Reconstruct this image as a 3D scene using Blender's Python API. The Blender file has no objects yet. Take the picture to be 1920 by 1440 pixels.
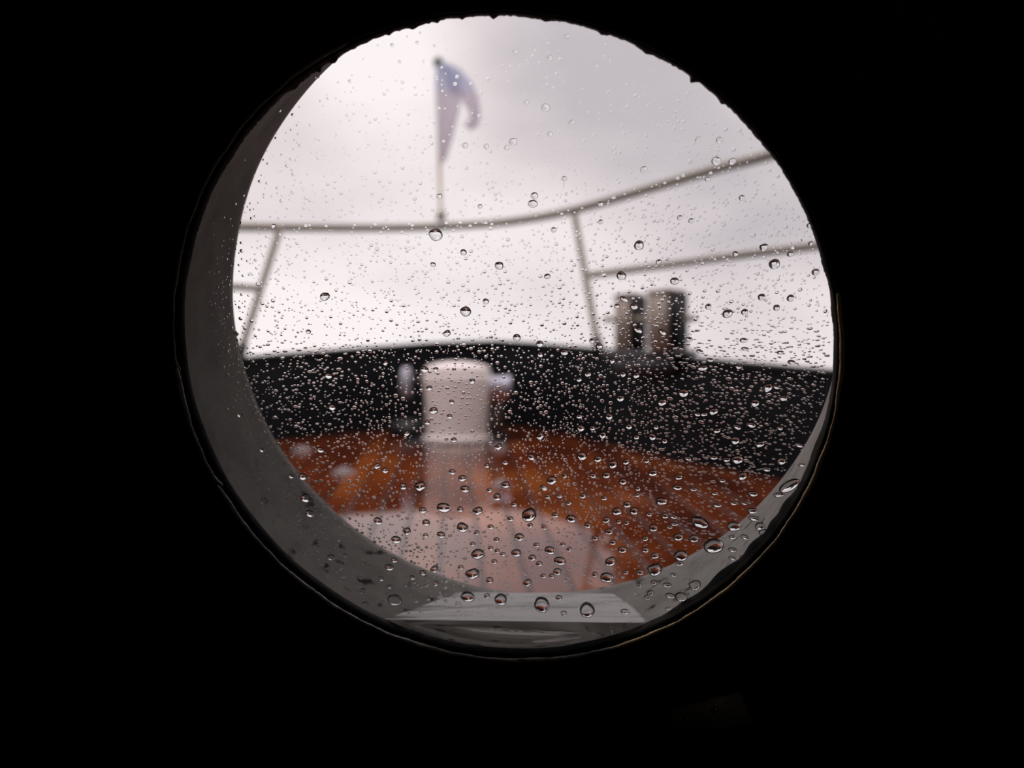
import bpy, bmesh, math, random
import numpy as np
from mathutils import Vector, Matrix
C = bpy.context.scene.collection
S = bpy.context.scene
random.seed(7); rng = np.random.default_rng(11)
F = 1450.0          # focal length in pixels of the 1920 px wide frame
HC = 0.52           # camera height above the deck plane at Y = 0
SL = 0.069          # the foredeck rises towards the bow

# ------------------------------------------------------------------ camera, sky, exposure
cam = bpy.data.cameras.new('camera'); co = bpy.data.objects.new('camera', cam); C.objects.link(co)
co.location = (0, 0, HC); co.rotation_euler = (math.pi/2, 0, 0)
cam.sensor_width = 36; cam.lens = 36*F/1920; cam.clip_start = 0.01; cam.clip_end = 3000
cam.dof.use_dof = True; cam.dof.focus_distance = 0.2835; cam.dof.aperture_fstop = 7.4
S.camera = co
S.view_settings.view_transform = 'Standard'; S.view_settings.look = 'None'
S.view_settings.gamma = 1; S.view_settings.use_curve_mapping = False
S.view_settings.exposure = 0.0
S.cycles.max_bounces = 16; S.cycles.transmission_bounces = 12; S.cycles.transparent_max_bounces = 16
S.cycles.sample_clamp_indirect = 4.0

def pxdir(px, py):
    v = Vector(((px-960)/F, 1, -(py-720)/F)); v.normalize(); return v

W = bpy.data.worlds.new('sky'); S.world = W; W.use_nodes = True
nt = W.node_tree; N = nt.nodes; L = nt.links
N.clear()
tc = N.new('ShaderNodeTexCoord')
def wmath(op, a, b=None, c=None):
    m = N.new('ShaderNodeMath'); m.operation = op
    for i, v in enumerate((a, b, c)):
        if v is None: continue
        if isinstance(v, (int, float)): m.inputs[i].default_value = v
        else: L.new(v, m.inputs[i])
    return m.outputs[0]
mp = N.new('ShaderNodeMapping'); mp.inputs['Scale'].default_value = (1.0, 1.0, 2.2); L.new(tc.outputs['Generated'], mp.inputs[0])
nz = N.new('ShaderNodeTexNoise'); nz.inputs['Scale'].default_value = 3.1; nz.inputs['Detail'].default_value = 4.5; nz.inputs['Roughness'].default_value = 0.5
L.new(mp.outputs[0], nz.inputs['Vector'])
acc = wmath('MULTIPLY_ADD', nz.outputs['Fac'], 1.5, -0.75)
def patch(px, py, rad, amt, prev):          # a brighter or greyer bank of cloud
    d = pxdir(px, py)
    s = N.new('ShaderNodeVectorMath'); s.operation = 'DISTANCE'; L.new(tc.outputs['Generated'], s.inputs[0]); s.inputs[1].default_value = d
    mr = N.new('ShaderNodeMapRange'); mr.interpolation_type = 'SMOOTHSTEP'
    L.new(s.outputs['Value'], mr.inputs[0]); mr.inputs[1].default_value = rad; mr.inputs[2].default_value = 0; mr.inputs[3].default_value = 0; mr.inputs[4].default_value = amt
    return wmath('ADD', prev, mr.outputs[0])
acc = patch(730, 150, 0.17, 0.55, acc)
acc = patch(900, 560, 0.36, 0.40, acc)
acc = patch(560, 640, 0.30, 0.45, acc)
acc = patch(1120, 230, 0.34, -0.38, acc)
acc = patch(680, 360, 0.16, -0.22, acc)
acc = patch(1500, 440, 0.20, -0.30, acc)
acc = patch(1380, 640, 0.25, 0.15, acc)
ramp = N.new('ShaderNodeValToRGB')
L.new(wmath('ADD', acc, 0.5), ramp.inputs[0])
cr = ramp.color_ramp
cr.elements[0].position = 0.0; cr.elements[0].color = (0.60, 0.555, 0.585, 1)
cr.elements[1].position = 1.0; cr.elements[1].color = (1.06, .985, .985, 1)
e = cr.elements.new(0.5); e.color = (0.84, 0.755, 0.775, 1)
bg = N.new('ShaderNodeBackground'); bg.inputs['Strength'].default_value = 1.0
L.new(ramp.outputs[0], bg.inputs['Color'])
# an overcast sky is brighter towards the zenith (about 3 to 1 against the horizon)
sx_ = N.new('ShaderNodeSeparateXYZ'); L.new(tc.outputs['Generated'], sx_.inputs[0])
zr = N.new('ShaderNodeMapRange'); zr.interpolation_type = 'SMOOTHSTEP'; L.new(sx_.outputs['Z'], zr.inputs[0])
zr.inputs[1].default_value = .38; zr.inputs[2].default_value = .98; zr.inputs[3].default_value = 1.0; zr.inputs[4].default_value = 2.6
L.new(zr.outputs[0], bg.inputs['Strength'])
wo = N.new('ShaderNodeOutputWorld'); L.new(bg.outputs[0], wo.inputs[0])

# ------------------------------------------------------------------ helpers
def mat(name, col, rough=0.5, metal=0.0, spec=0.5, noise=None, bump=None, **kw):
    """noise=(scale, colour2, amount), bump=(scale, strength)"""
    m = bpy.data.materials.new(name); m.use_nodes = True
    n = m.node_tree.nodes; l = m.node_tree.links; b = n['Principled BSDF']
    b.inputs['Base Color'].default_value = (*col, 1); b.inputs['Roughness'].default_value = rough
    b.inputs['Metallic'].default_value = metal; b.inputs['Specular IOR Level'].default_value = spec
    for k, v in kw.items(): b.inputs[k].default_value = v
    t = n.new('ShaderNodeTexCoord')
    if noise:
        x = n.new('ShaderNodeTexNoise'); x.inputs['Scale'].default_value = noise[0]; x.inputs['Detail'].default_value = 6
        l.new(t.outputs['Object'], x.inputs['Vector'])
        r = n.new('ShaderNodeMapRange'); r.inputs[1].default_value = .5-noise[2]*.2; r.inputs[2].default_value = .5+noise[2]*.2
        l.new(x.outputs['Fac'], r.inputs[0])
        mx = n.new('ShaderNodeMix'); mx.data_type = 'RGBA'
        mx.inputs['A'].default_value = (*col, 1); mx.inputs['B'].default_value = (*noise[1], 1)
        l.new(r.outputs[0], mx.inputs['Factor']); l.new(mx.outputs['Result'], b.inputs['Base Color'])
    if bump:
        x = n.new('ShaderNodeTexNoise'); x.inputs['Scale'].default_value = bump[0]; x.inputs['Detail'].default_value = 5
        l.new(t.outputs['Object'], x.inputs['Vector'])
        bp = n.new('ShaderNodeBump'); bp.inputs['Strength'].default_value = bump[1]; bp.inputs['Distance'].default_value = bump[2] if len(bump) > 2 else .001
        l.new(x.outputs['Fac'], bp.inputs['Height']); l.new(bp.outputs[0], b.inputs['Normal'])
    return m

def mesh_obj(name, verts, faces, m, parent=None, smooth=True):
    me = bpy.data.meshes.new(name); me.from_pydata([tuple(v) for v in verts], [], faces); me.update()
    if smooth: me.polygons.foreach_set('use_smooth', [True]*len(me.polygons))
    me.materials.append(m)
    o = bpy.data.objects.new(name, me); C.objects.link(o)
    if parent: o.parent = parent
    return o
def bm_obj(name, bm, m, parent=None, smooth=True):
    bmesh.ops.recalc_face_normals(bm, faces=bm.faces)
    me = bpy.data.meshes.new(name); bm.to_mesh(me); bm.free()
    if smooth: me.shade_smooth() if hasattr(me, 'shade_smooth') else None
    me.materials.append(m)
    o = bpy.data.objects.new(name, me); C.objects.link(o)
    if parent: o.parent = parent
    return o
def tag(o, label=None, cat=None, group=None, kind=None):
    for k, v in (('label', label), ('category', cat), ('group', group), ('kind', kind)):
        if v: o[k] = v
    return o
def empty(name, loc, label, cat=None, group=None, kind=None):
    o = bpy.data.objects.new(name, None); C.objects.link(o); o.location = loc; o.empty_display_size = .05
    return tag(o, label, cat, group, kind)
def catmull(pts, n=8):
    P = [Vector(p) for p in pts]; out = []
    for i in range(len(P)-1):
        p0 = P[max(i-1, 0)]; p1 = P[i]; p2 = P[i+1]; p3 = P[min(i+2, len(P)-1)]
        for k in range(n):
            t = k/n
            out.append(.5*((2*p1)+(p2-p0)*t+(2*p0-5*p1+4*p2-p3)*t*t+(3*p1-p0-3*p2+p3)*t**3))
    out.append(P[-1]); return out
def tube(path, rad, seg=12, radfn=None):
    path = [Vector(p) for p in path]; vs = []; fs = []
    up = Vector((0.13, 0.2, 1)).normalized()
    for i, p in enumerate(path):
        d = (path[min(i+1, len(path)-1)]-path[max(i-1, 0)]).normalized()
        a = d.cross(up)
        if a.length < .1: a = d.cross(Vector((1, 0, 0)))
        a.normalize(); b = d.cross(a)
        r = radfn(i, len(path)) if radfn else rad
        for k in range(seg):
            t = 2*math.pi*k/seg
            vs.append(p+a*math.cos(t)*r+b*math.sin(t)*r)
    for i in range(len(path)-1):
        for k in range(seg):
            k2 = (k+1) % seg
            fs.append((i*seg+k, i*seg+k2, (i+1)*seg+k2, (i+1)*seg+k))
    fs.append(tuple(range(seg))[::-1]); fs.append(tuple(range((len(path)-1)*seg, len(path)*seg)))
    return vs, fs
def lathe(profile, seg=40, axis='z', loc=(0, 0, 0)):
    vs = []; fs = []
    for r, z in profile:
        for k in range(seg):
            t = 2*math.pi*k/seg
            p = (r*math.cos(t), r*math.sin(t), z)
            if axis == 'x': p = (z, p[0], p[1])
            vs.append((p[0]+loc[0], p[1]+loc[1], p[2]+loc[2]))
    n = len(profile)
    for i in range(n-1):
        for k in range(seg):
            k2 = (k+1) % seg
            fs.append((i*seg+k, i*seg+k2, (i+1)*seg+k2, (i+1)*seg+k))
    fs.append(tuple(range(seg))[::-1]); fs.append(tuple(range((n-1)*seg, n*seg)))
    return vs, fs
def box(cx, cy, cz, sx, sy, sz, bev=0.0, rot=None):
    bm = bmesh.new(); bmesh.ops.create_cube(bm, size=1)
    for v in bm.verts: v.co = Vector((v.co.x*sx, v.co.y*sy, v.co.z*sz))
    if bev: bmesh.ops.bevel(bm, geom=list(bm.edges), offset=bev, segments=3, affect='EDGES')
    M = Matrix.Translation((cx, cy, cz)) @ (Matrix.Rotation(rot, 4, 'Z') if rot else Matrix.Identity(4))
    bmesh.ops.transform(bm, matrix=M, verts=bm.verts)
    return bm
def at(px, py, Y): return Vector(((px-960)/F*Y, Y, HC-(py-720)/F*Y))     # a photo pixel at depth Y
def deckY(py): return F*HC/(py-(720-F*SL))
def deckpt(px, py): return at(px, py, deckY(py))

# ------------------------------------------------------------------ porthole frame of reference (u right, v up, n outwards)
TA, YB = 0.30717, 0.13487
nv = Vector((math.sin(YB)*math.cos(TA), math.cos(YB)*math.cos(TA), math.sin(TA)))
uv = Vector((math.cos(YB), -math.sin(YB), 0)); vv = uv.cross(nv)
G0 = Vector((0, .283, HC))
CU, CV, RN = -0.00682, 0.00468, 0.11864        # opening of the gasket
FU, FV, RF, TT = -0.00140, 0.00889, 0.12975, 0.052   # outer mouth of the liner
def P(u, v, n=0.0): return G0+uv*u+vv*v+nv*n
def glass_hit(px, py, n=0.0):
    d = Vector(((px-960)/F, 1, -(py-720)/F)); o = Vector((0, 0, HC))
    k = (P(0, 0, n)-o).dot(nv)/d.dot(nv); q = o+d*k-P(0, 0, n)
    return q.dot(uv), q.dot(vv), (o+d*k).y
ZW = HC-0.0966                                  # level of the rain water in the liner

# ------------------------------------------------------------------ materials
M_wall = mat('dark_cabin_paint', (.012, .011, .010), .6, spec=.2, noise=(9, (.02, .018, .016), 1))
M_gask = mat('black_rubber', (.005, .005, .0055), .6, spec=.12, bump=(500, .4, .0005))
M_strip = mat('grey_sealant', (.75, .74, .72), .7, noise=(260, (.3, .3, .29), 1.2), bump=(700, .8, .0006))
M_tan = mat('tan_lit_sealant', (.95, .72, .42), .6, noise=(200, (.6, .42, .23), 1.2), bump=(700, .6, .0005))  # warm light on the lower right arc, put into the colour
M_white = mat('white_paint', (.62, .61, .59), .4)
M_black = mat('black_bulwark_paint', (.0045, .0055, .007), .42, spec=.12, noise=(3, (.011, .013, .015), 1))
M_tube = mat('grey_painted_tube', (.28, .25, .20), .35, spec=.5)
M_steel = mat('stainless_steel', (.62, .60, .57), .22, 1.0)
M_wind = mat('white_windlass_enamel', (.90, .82, .785), .3, noise=(6, (.85, .77, .73), .8))
M_lav = mat('lavender_white_enamel', (.66, .66, .80), .3)
M_lavd = mat('dull_lavender_enamel', (.40, .39, .45), .35)
M_glint = mat('pale_glint_colour', (.24, .19, .19), .4)
M_brown = mat('red_brown_brake_band', (.22, .07, .05), .5)
M_grey = mat('grey_brown_metal', (.16, .13, .12), .45)
M_dark = mat('dark_iron', (.012, .013, .015), .4)
M_bitt_side = mat('black_bitt_side', (.006, .006, .007), .5, spec=.2)
M_pole = mat('varnished_beige_pole', (.80, .72, .56), .4)
M_caulk = mat('black_deck_caulk', (.008, .009, .012), .12, spec=.5)
M_sea = mat('grey_sea', (.20, .22, .24), .15, bump=(2.0, .4, .1))

# liner: grey-white paint, grimy
M_liner = bpy.data.materials.new('grimy_liner_paint'); M_liner.use_nodes = True
n = M_liner.node_tree.nodes; l = M_liner.node_tree.links; b = n['Principled BSDF']
b.inputs['Roughness'].default_value = .8; b.inputs['Specular IOR Level'].default_value = .06
t = n.new('ShaderNodeTexCoord')
x1 = n.new('ShaderNodeTexNoise'); x1.inputs['Scale'].default_value = 60; x1.inputs['Detail'].default_value = 6; x1.inputs['Roughness'].default_value = .6
x2 = n.new('ShaderNodeTexNoise'); x2.inputs['Scale'].default_value = 130; x2.inputs['Detail'].default_value = 4
l.new(t.outputs['Object'], x1.inputs['Vector']); l.new(t.outputs['Object'], x2.inputs['Vector'])
r1 = n.new('ShaderNodeMapRange'); r1.inputs[1].default_value = .38; r1.inputs[2].default_value = .68; l.new(x1.outputs['Fac'], r1.inputs[0])
m1 = n.new('ShaderNodeMix'); m1.data_type = 'RGBA'; m1.inputs['A'].default_value = (.36, .35, .325, 1); m1.inputs['B'].default_value = (.26, .25, .232, 1); l.new(r1.outputs[0], m1.inputs['Factor'])
r2 = n.new('ShaderNodeMapRange'); r2.inputs[1].default_value = .59; r2.inputs[2].default_value = .68; l.new(x2.outputs['Fac'], r2.inputs[0])
m2 = n.new('ShaderNodeMix'); m2.data_type = 'RGBA'; l.new(m1.outputs['Result'], m2.inputs['A']); m2.inputs['B'].default_value = (.05, .047, .042, 1); sz = n.new('ShaderNodeSeparateXYZ'); l.new(t.outputs['Object'], sz.inputs[0])
r3 = n.new('ShaderNodeMapRange'); r3.inputs[1].default_value = HC-.02; r3.inputs[2].default_value = HC-.06; l.new(sz.outputs['Z'], r3.inputs[0])
mm = n.new('ShaderNodeMath'); mm.operation = 'MULTIPLY'; l.new(r2.outputs[0], mm.inputs[0]); l.new(r3.outputs[0], mm.inputs[1]); l.new(mm.outputs[0], m2.inputs['Factor'])
l.new(m2.outputs['Result'], b.inputs['Base Color'])
bp = n.new('ShaderNodeBump'); bp.inputs['Strength'].default_value = .3; bp.inputs['Distance'].default_value = .001; l.new(x1.outputs['Fac'], bp.inputs['Height']); l.new(bp.outputs[0], b.inputs['Normal'])

# flat window pane: clear with a fresnel-like reflection
M_pane = bpy.data.materials.new('window_glass'); M_pane.use_nodes = True
n = M_pane.node_tree.nodes; l = M_pane.node_tree.links; n.clear()
lw = n.new('ShaderNodeLayerWeight'); lw.inputs['Blend'].default_value = .5
pw = n.new('ShaderNodeMath'); pw.operation = 'POWER'; l.new(lw.outputs['Facing'], pw.inputs[0]); pw.inputs[1].default_value = 5
ma = n.new('ShaderNodeMath'); ma.operation = 'MULTIPLY_ADD'; l.new(pw.outputs[0], ma.inputs[0]); ma.inputs[1].default_value = .9; ma.inputs[2].default_value = .03
tr = n.new('ShaderNodeBsdfTransparent'); tr.inputs[0].default_value = (.985, .985, .985, 1)
gl = n.new('ShaderNodeBsdfGlossy'); gl.inputs['Roughness'].default_value = .02
mx = n.new('ShaderNodeMixShader'); l.new(ma.outputs[0], mx.inputs[0]); l.new(tr.outputs[0], mx.inputs[1]); l.new(gl.outputs[0], mx.inputs[2])
ou = n.new('ShaderNodeOutputMaterial'); l.new(mx.outputs[0], ou.inputs[0])

def water_mat(name, ior=1.333, bump=None):
    m = bpy.data.materials.new(name); m.use_nodes = True
    n = m.node_tree.nodes; l = m.node_tree.links; n.clear()
    g = n.new('ShaderNodeBsdfGlass'); g.inputs['IOR'].default_value = ior; g.inputs['Roughness'].default_value = 0
    o = n.new('ShaderNodeOutputMaterial'); l.new(g.outputs[0], o.inputs[0])
    if bump:
        t = n.new('ShaderNodeTexCoord'); mp = n.new('ShaderNodeMapping'); mp.inputs['Scale'].default_value = bump[2]
        x = n.new('ShaderNodeTexNoise'); x.inputs['Scale'].default_value = bump[0]; x.inputs['Detail'].default_value = 3
        l.new(t.outputs['Object'], mp.inputs[0]); l.new(mp.outputs[0], x.inputs['Vector'])
        bb = n.new('ShaderNodeBump'); bb.inputs['Strength'].default_value = bump[1]; bb.inputs['Distance'].default_value = .001
        l.new(x.outputs['Fac'], bb.inputs['Height']); l.new(bb.outputs[0], g.inputs['Normal'])
    return m
M_drop = water_mat('rain_water')
M_pud = water_mat('puddle_water', bump=(45, .42, (1, 7, 7)))

# streaky white mixed into the pool's top paints its bright sky reflection
M_sheen = water_mat('painted_puddle_sheen', bump=(45, .42, (1, 7, 7)))
n = M_sheen.node_tree.nodes; l = M_sheen.node_tree.links
g_ = [x for x in n if x.type == 'BSDF_GLASS'][0]; o_ = [x for x in n if x.type == 'OUTPUT_MATERIAL'][0]
t = n.new('ShaderNodeTexCoord'); mp = n.new('ShaderNodeMapping'); mp.inputs['Scale'].default_value = (14, 150, 150); l.new(t.outputs['Object'], mp.inputs[0])
x = n.new('ShaderNodeTexNoise'); x.inputs['Scale'].default_value = 1; x.inputs['Detail'].default_value = 5; l.new(mp.outputs[0], x.inputs['Vector'])
r = n.new('ShaderNodeMapRange'); r.inputs[1].default_value = .38; r.inputs[2].default_value = .52; r.inputs[3].default_value = .06; r.inputs[4].default_value = .95; l.new(x.outputs['Fac'], r.inputs[0])
df = n.new('ShaderNodeBsdfDiffuse'); df.inputs[0].default_value = (.96, .95, .94, 1)
tl = n.new('ShaderNodeBsdfTranslucent'); tl.inputs[0].default_value = (.96, .95, .92, 1)
dt = n.new('ShaderNodeMixShader'); dt.inputs[0].default_value = .28; l.new(df.outputs[0], dt.inputs[1]); l.new(tl.outputs[0], dt.inputs[2])
mx = n.new('ShaderNodeMixShader'); l.new(r.outputs[0], mx.inputs[0]); l.new(g_.outputs[0], mx.inputs[1]); l.new(dt.outputs[0], mx.inputs[2]); l.new(mx.outputs[0], o_.inputs[0])

# wet teak: one material, colour varied by grain, by patches and by plank
M_teak = bpy.data.materials.new('wet_teak'); M_teak.use_nodes = True
n = M_teak.node_tree.nodes; l = M_teak.node_tree.links; b = n['Principled BSDF']
t = n.new('ShaderNodeTexCoord'); oi = n.new('ShaderNodeObjectInfo')
geo = n.new('ShaderNodeNewGeometry')
mp = n.new('ShaderNodeMapping'); mp.inputs['Scale'].default_value = (60, 3, 60); l.new(geo.outputs['Position'], mp.inputs[0])
gr = n.new('ShaderNodeTexNoise'); gr.inputs['Scale'].default_value = 1; gr.inputs['Detail'].default_value = 5; l.new(mp.outputs[0], gr.inputs['Vector'])
pt = n.new('ShaderNodeTexNoise'); pt.inputs['Scale'].default_value = 2.3; pt.inputs['Detail'].default_value = 3; l.new(geo.outputs['Position'], pt.inputs['Vector'])
def tm(op, a, b_):
    m = n.new('ShaderNodeMath'); m.operation = op
    for i, v in enumerate((a, b_)):
        if isinstance(v, (int, float)): m.inputs[i].default_value = v
        else: l.new(v, m.inputs[i])
    return m.outputs[0]
f = tm('ADD', tm('MULTIPLY', gr.outputs['Fac'], .35), tm('MULTIPLY', pt.outputs['Fac'], 1.7)); f = tm('ADD', f, tm('MULTIPLY', oi.outputs['Random'], .45)); f = tm('SUBTRACT', f, .84)
rp = n.new('ShaderNodeValToRGB'); l.new(f, rp.inputs[0]); cr = rp.color_ramp
cr.elements[0].position = .1; cr.elements[0].color = (.06, .011, .004, 1); cr.elements[1].position = .9; cr.elements[1].color = (.31, .086, .016, 1)
e = cr.elements.new(.5); e.color = (.145, .030, .007, 1)
l.new(rp.outputs[0], b.inputs['Base Color'])
b.inputs['Roughness'].default_value = .5
b.inputs['Specular IOR Level'].default_value = 0
b.inputs['Coat Weight'].default_value = 1.0; b.inputs['Coat Roughness'].default_value = .03; b.inputs['Coat IOR'].default_value = 1.6
bp = n.new('ShaderNodeBump'); bp.inputs['Strength'].default_value = .12; bp.inputs['Distance'].default_value = .001; l.new(pt.outputs['Fac'], bp.inputs['Height']); l.new(bp.outputs[0], b.inputs['Coat Normal'])

# ------------------------------------------------------------------ cabin shell
def slab(name, corners_a, corners_b, m, label):
    v = corners_a+corners_b; k = len(corners_a)
    f = [tuple(range(k))[::-1], tuple(range(k, 2*k))]+[(i, (i+1) % k, k+(i+1) % k, k+i) for i in range(k)]
    return tag(mesh_obj(name, v, f, m, smooth=False), label, kind='structure')
UX, VB, VT = 1.0, -1.45, .85
SEG = 256
def ring_pts(cu, cv, r, n_, seg=SEG, jag=None):
    out = []
    for k in range(seg):
        a = 2*math.pi*k/seg; rr = r+(jag(a) if jag else 0)
        out.append(P(cu+rr*math.cos(a), cv+rr*math.sin(a), n_))
    return out
def square_pts(n_, seg=SEG):
    out = []
    for k in range(seg):
        a = 2*math.pi*k/seg; c, s = math.cos(a), math.sin(a)
        sx = UX/max(abs(c), 1e-9); sy = (VT if s > 0 else -VB)/max(abs(s), 1e-9)
        q = min(sx, sy); out.append(P(c*q, s*q, n_))
    return out
def loft(rings, close=False):
    vs = []; fs = []; k = len(rings[0])
    for r in rings: vs += r
    R = len(rings)
    for i in range(R if close else R-1):
        j = (i+1) % R
        for a in range(k):
            a2 = (a+1) % k
            fs.append((i*k+a, i*k+a2, j*k+a2, j*k+a))
    return vs, fs
RH = RN+.006
# inner skin (cabin side) and outer skin of the deckhouse front
vs, fs = loft([square_pts(-.0036), ring_pts(CU, CV, RH, -.0036), ring_pts(CU, CV, RH, .004), ring_pts(FU, FV, RF+.004, TT-.004), ring_pts(FU, FV, RF+.004, TT-.001), square_pts(TT-.001)], close=True)
tag(mesh_obj('wall_front', vs, fs, M_wall, smooth=False), 'black front wall of the cabin around the round porthole', kind='structure')

A = P(-UX, VB, -.0036); B = P(UX, VB, -.0036); Ct = P(UX, VT, -.0036); Dt = P(-UX, VT, -.0036)
ZB, ZT, YK = A.z, Dt.z, -1.6
def q(p, y=None, x=None, z=None): return Vector((p.x if x is None else x, p.y if y is None else y, p.z if z is None else z))
lx0, lx1 = min(A.x, Dt.x)-.0, max(B.x, Ct.x)
slab('wall_left', [A, q(A, y=YK), q(Dt, y=YK), Dt], [A-Vector((.03, 0, 0)), q(A, y=YK)-Vector((.03, 0, 0)), q(Dt, y=YK)-Vector((.03, 0, 0)), Dt-Vector((.03, 0, 0))], M_wall, 'dark left wall of the cabin')
slab('wall_right', [B, q(B, y=YK), q(Ct, y=YK), Ct], [B+Vector((.03, 0, 0)), q(B, y=YK)+Vector((.03, 0, 0)), q(Ct, y=YK)+Vector((.03, 0, 0)), Ct+Vector((.03, 0, 0))], M_wall, 'dark right wall of the cabin')
slab('wall_back', [q(A, y=YK), q(B, y=YK), q(Ct, y=YK), q(Dt, y=YK)], [q(A, y=YK-.03), q(B, y=YK-.03), q(Ct, y=YK-.03), q(Dt, y=YK-.03)], M_wall, 'dark back wall of the cabin')
dz = Vector((0, 0, -.03))
slab('floor', [A, B, q(B, y=YK), q(A, y=YK)], [A+dz, B+dz, q(B, y=YK)+dz, q(A, y=YK)+dz], M_wall, 'dark cabin floor')
slab('ceiling', [Dt, Ct, q(Ct, y=YK), q(Dt, y=YK)], [Dt-dz, Ct-dz, q(Ct, y=YK)-dz, q(Dt, y=YK)-dz], M_wall, 'dark cabin ceiling')

# roof plate and side screen added out of view to keep the porthole tube dim
def plate(name, pts, thick, m, label):
    a = [Vector(p) for p in pts]; nn = (a[1]-a[0]).cross(a[2]-a[0]).normalized()*thick
    return slab(name, a, [p+nn for p in a], m, label)
M_out = mat('dark_shade_plate', (.03, .03, .032), .6, spec=.2)
plate('added_shade_roof', [(-1.1, .0, HC+1.0), (1.1, .0, HC+1.0), (1.1, .80, HC+1.0), (-1.1, .80, HC+1.0)], .03, M_out, 'added unseen roof plate shading the porthole')
plate('added_shade_screen', [(.50, .30, -.2), (1.06, 2.25, -.2), (1.06, 2.25, HC+2.2), (.50, .30, HC+2.2)], .03, M_out, 'added unseen dark screen shading the porthole from the right')

# ------------------------------------------------------------------ the porthole
win = empty('window_1', P(CU, CV, 0), 'round porthole with rain-wet glass in the dark cabin wall', kind='structure')
bpy.context.view_layer.update()
def own(o):            # parent to the porthole, keep the world coordinates of the mesh
    o.parent = win; o.matrix_parent_inverse = Matrix.Translation(-P(CU, CV, 0)); return o
# liner: loft from the glass to the outer mouth
rings = []
wob = [random.uniform(-.00018, .00018) for _ in range(SEG)]
for i in range(13):
    s = i/12
    rings.append(ring_pts(CU+(FU-CU)*s, CV+(FV-CV)*s, RN+.0006+(RF-RN-.0006)*s, .0004+(TT-.0004)*s,
                          jag=lambda a, s=s: .00025*math.sin(5*a+s*4)+.00015*math.sin(13*a-s*7)))
rings.append(ring_pts(FU, FV, RF+.0045, TT+.001))
vs, fs = loft(rings)
own(mesh_obj('porthole_liner', vs, fs, M_liner))['label'] = 'grey painted tube of the porthole, grimy at lower left'

# gasket with a ragged inner edge of old sealant
def h(k): return (math.sin(k*127.1+311.7)*43758.5453) % 1
notch = [(math.radians(d), w, dd) for d, w, dd in ((87.0, .010, .0011), (54.5, .008, .0016), (114, .012, .0012), (117, .008, .0009), (79, .012, .0006), (70, .010, .0007),
         (63, .015, .0006), (92, .006, .0006), (100, .010, .0005), (96, .006, .0006), (104, .008, .0005), (49, .01, .0007), (-44, .06, .0022), (-36, .05, .0020), (-30, .03, .0014), (-52, .05, .0012), (-25, .04, .0012), (122, .02, .0007), (-15, .05, .0005), (10, .03, .0004), (18, .03, .0005))]
def jag(a):
    aa = (a+math.pi) % (2*math.pi)-math.pi
    top = max(0, math.sin(aa))
    r = -.00022*h(round(aa*120))*(.4+1.2*top)-.00012*math.sin(aa*37)*top-.0001*math.sin(aa*19)
    lower_right = math.exp(-((aa+.75)/.45)**2)
    r -= lower_right*(.0006+.0006*max(0, math.sin(aa*23))+.0003*math.sin(aa*51))
    for c, w, d in notch: r -= d*math.exp(-((aa-c)/w)**2)
    return r
GS = 1400
vs, fs = loft([ring_pts(CU, CV, RN+.0001, .0002, GS, jag), ring_pts(CU, CV, RN-.0001, -.0004, GS, jag), ring_pts(CU, CV, RN+.0002, -.0036, GS), ring_pts(CU, CV, RN+.0006, -.0040, GS), ring_pts(CU, CV, RN+.0030, -.0040, GS), ring_pts(CU, CV, RH+.0003, -.0036, GS), ring_pts(CU, CV, RH, .0002, GS)], close=True)
own(mesh_obj('gasket', vs, fs, M_gask))['label'] = 'black rubber gasket with ragged inner edge'
# pane
vs, fs = loft([ring_pts(CU, CV, RH-.001, 0, 128), ring_pts(CU, CV, RH-.001, -.0034, 128)])
fs += [tuple(range(128)), tuple(range(128, 256))[::-1]]
own(mesh_obj('glass_pane', vs, fs, M_pane, smooth=False))['label'] = 'clear round pane speckled with rain'
# sealant bead in pieces whose ends curl away
def bead(a0, a1, curl0, curl1, m, name, rad, label=None, dr=0.0):
    n_ = int(abs(a1-a0)/360*900); pts = []
    for i in range(n_+1):
        a = math.radians(a0+(a1-a0)*i/n_); rr = RN+.0008+dr+.00012*math.sin(a*31)+.0001*math.sin(a*57+1)
        e0 = max(0, 1-i/n_*abs(a1-a0)/3.2); e1 = max(0, 1-(1-i/n_)*abs(a1-a0)/3.2)
        rr -= curl0*e0**2+curl1*e1**2
        pts.append(P(CU+rr*math.cos(a), CV+rr*math.sin(a), -.0066-.0006*(e0*curl0+e1*curl1)/.002))
    vs, fs = tube(pts, rad, 8, lambda i, nn: rad*(.8+.35*h(i*.37)+.2*math.sin(i*.11))*(.35 if i in (0, nn-1) else 1))
    o = own(mesh_obj(name, vs, fs, m))
    if label: o['label'] = label
    return o
bead(201.9, 292, 0, .0, M_strip, 'sealant_strip', .00075, 'rough grey sealant bead, lower left arc')
bead(178.1, 202.2, 0, .0026, M_strip, 'sealant_strip', .0008, 'short grey sealant bead curling inward, left side')
bead(110, 178.6, 0, .0020, M_strip, 'sealant_strip', .00040, 'thin grey sealant bead, upper left arc')
bead(12, 110, 0, 0, M_gask, 'sealant_strip', .00030, 'black sealant bead over the top')
bead(-70, 14, 0, 0, M_tan, 'sealant_strip', .0007, 'sealant bead tinted tan as if warmly lit, lower right arc', dr=.0001)

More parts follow.
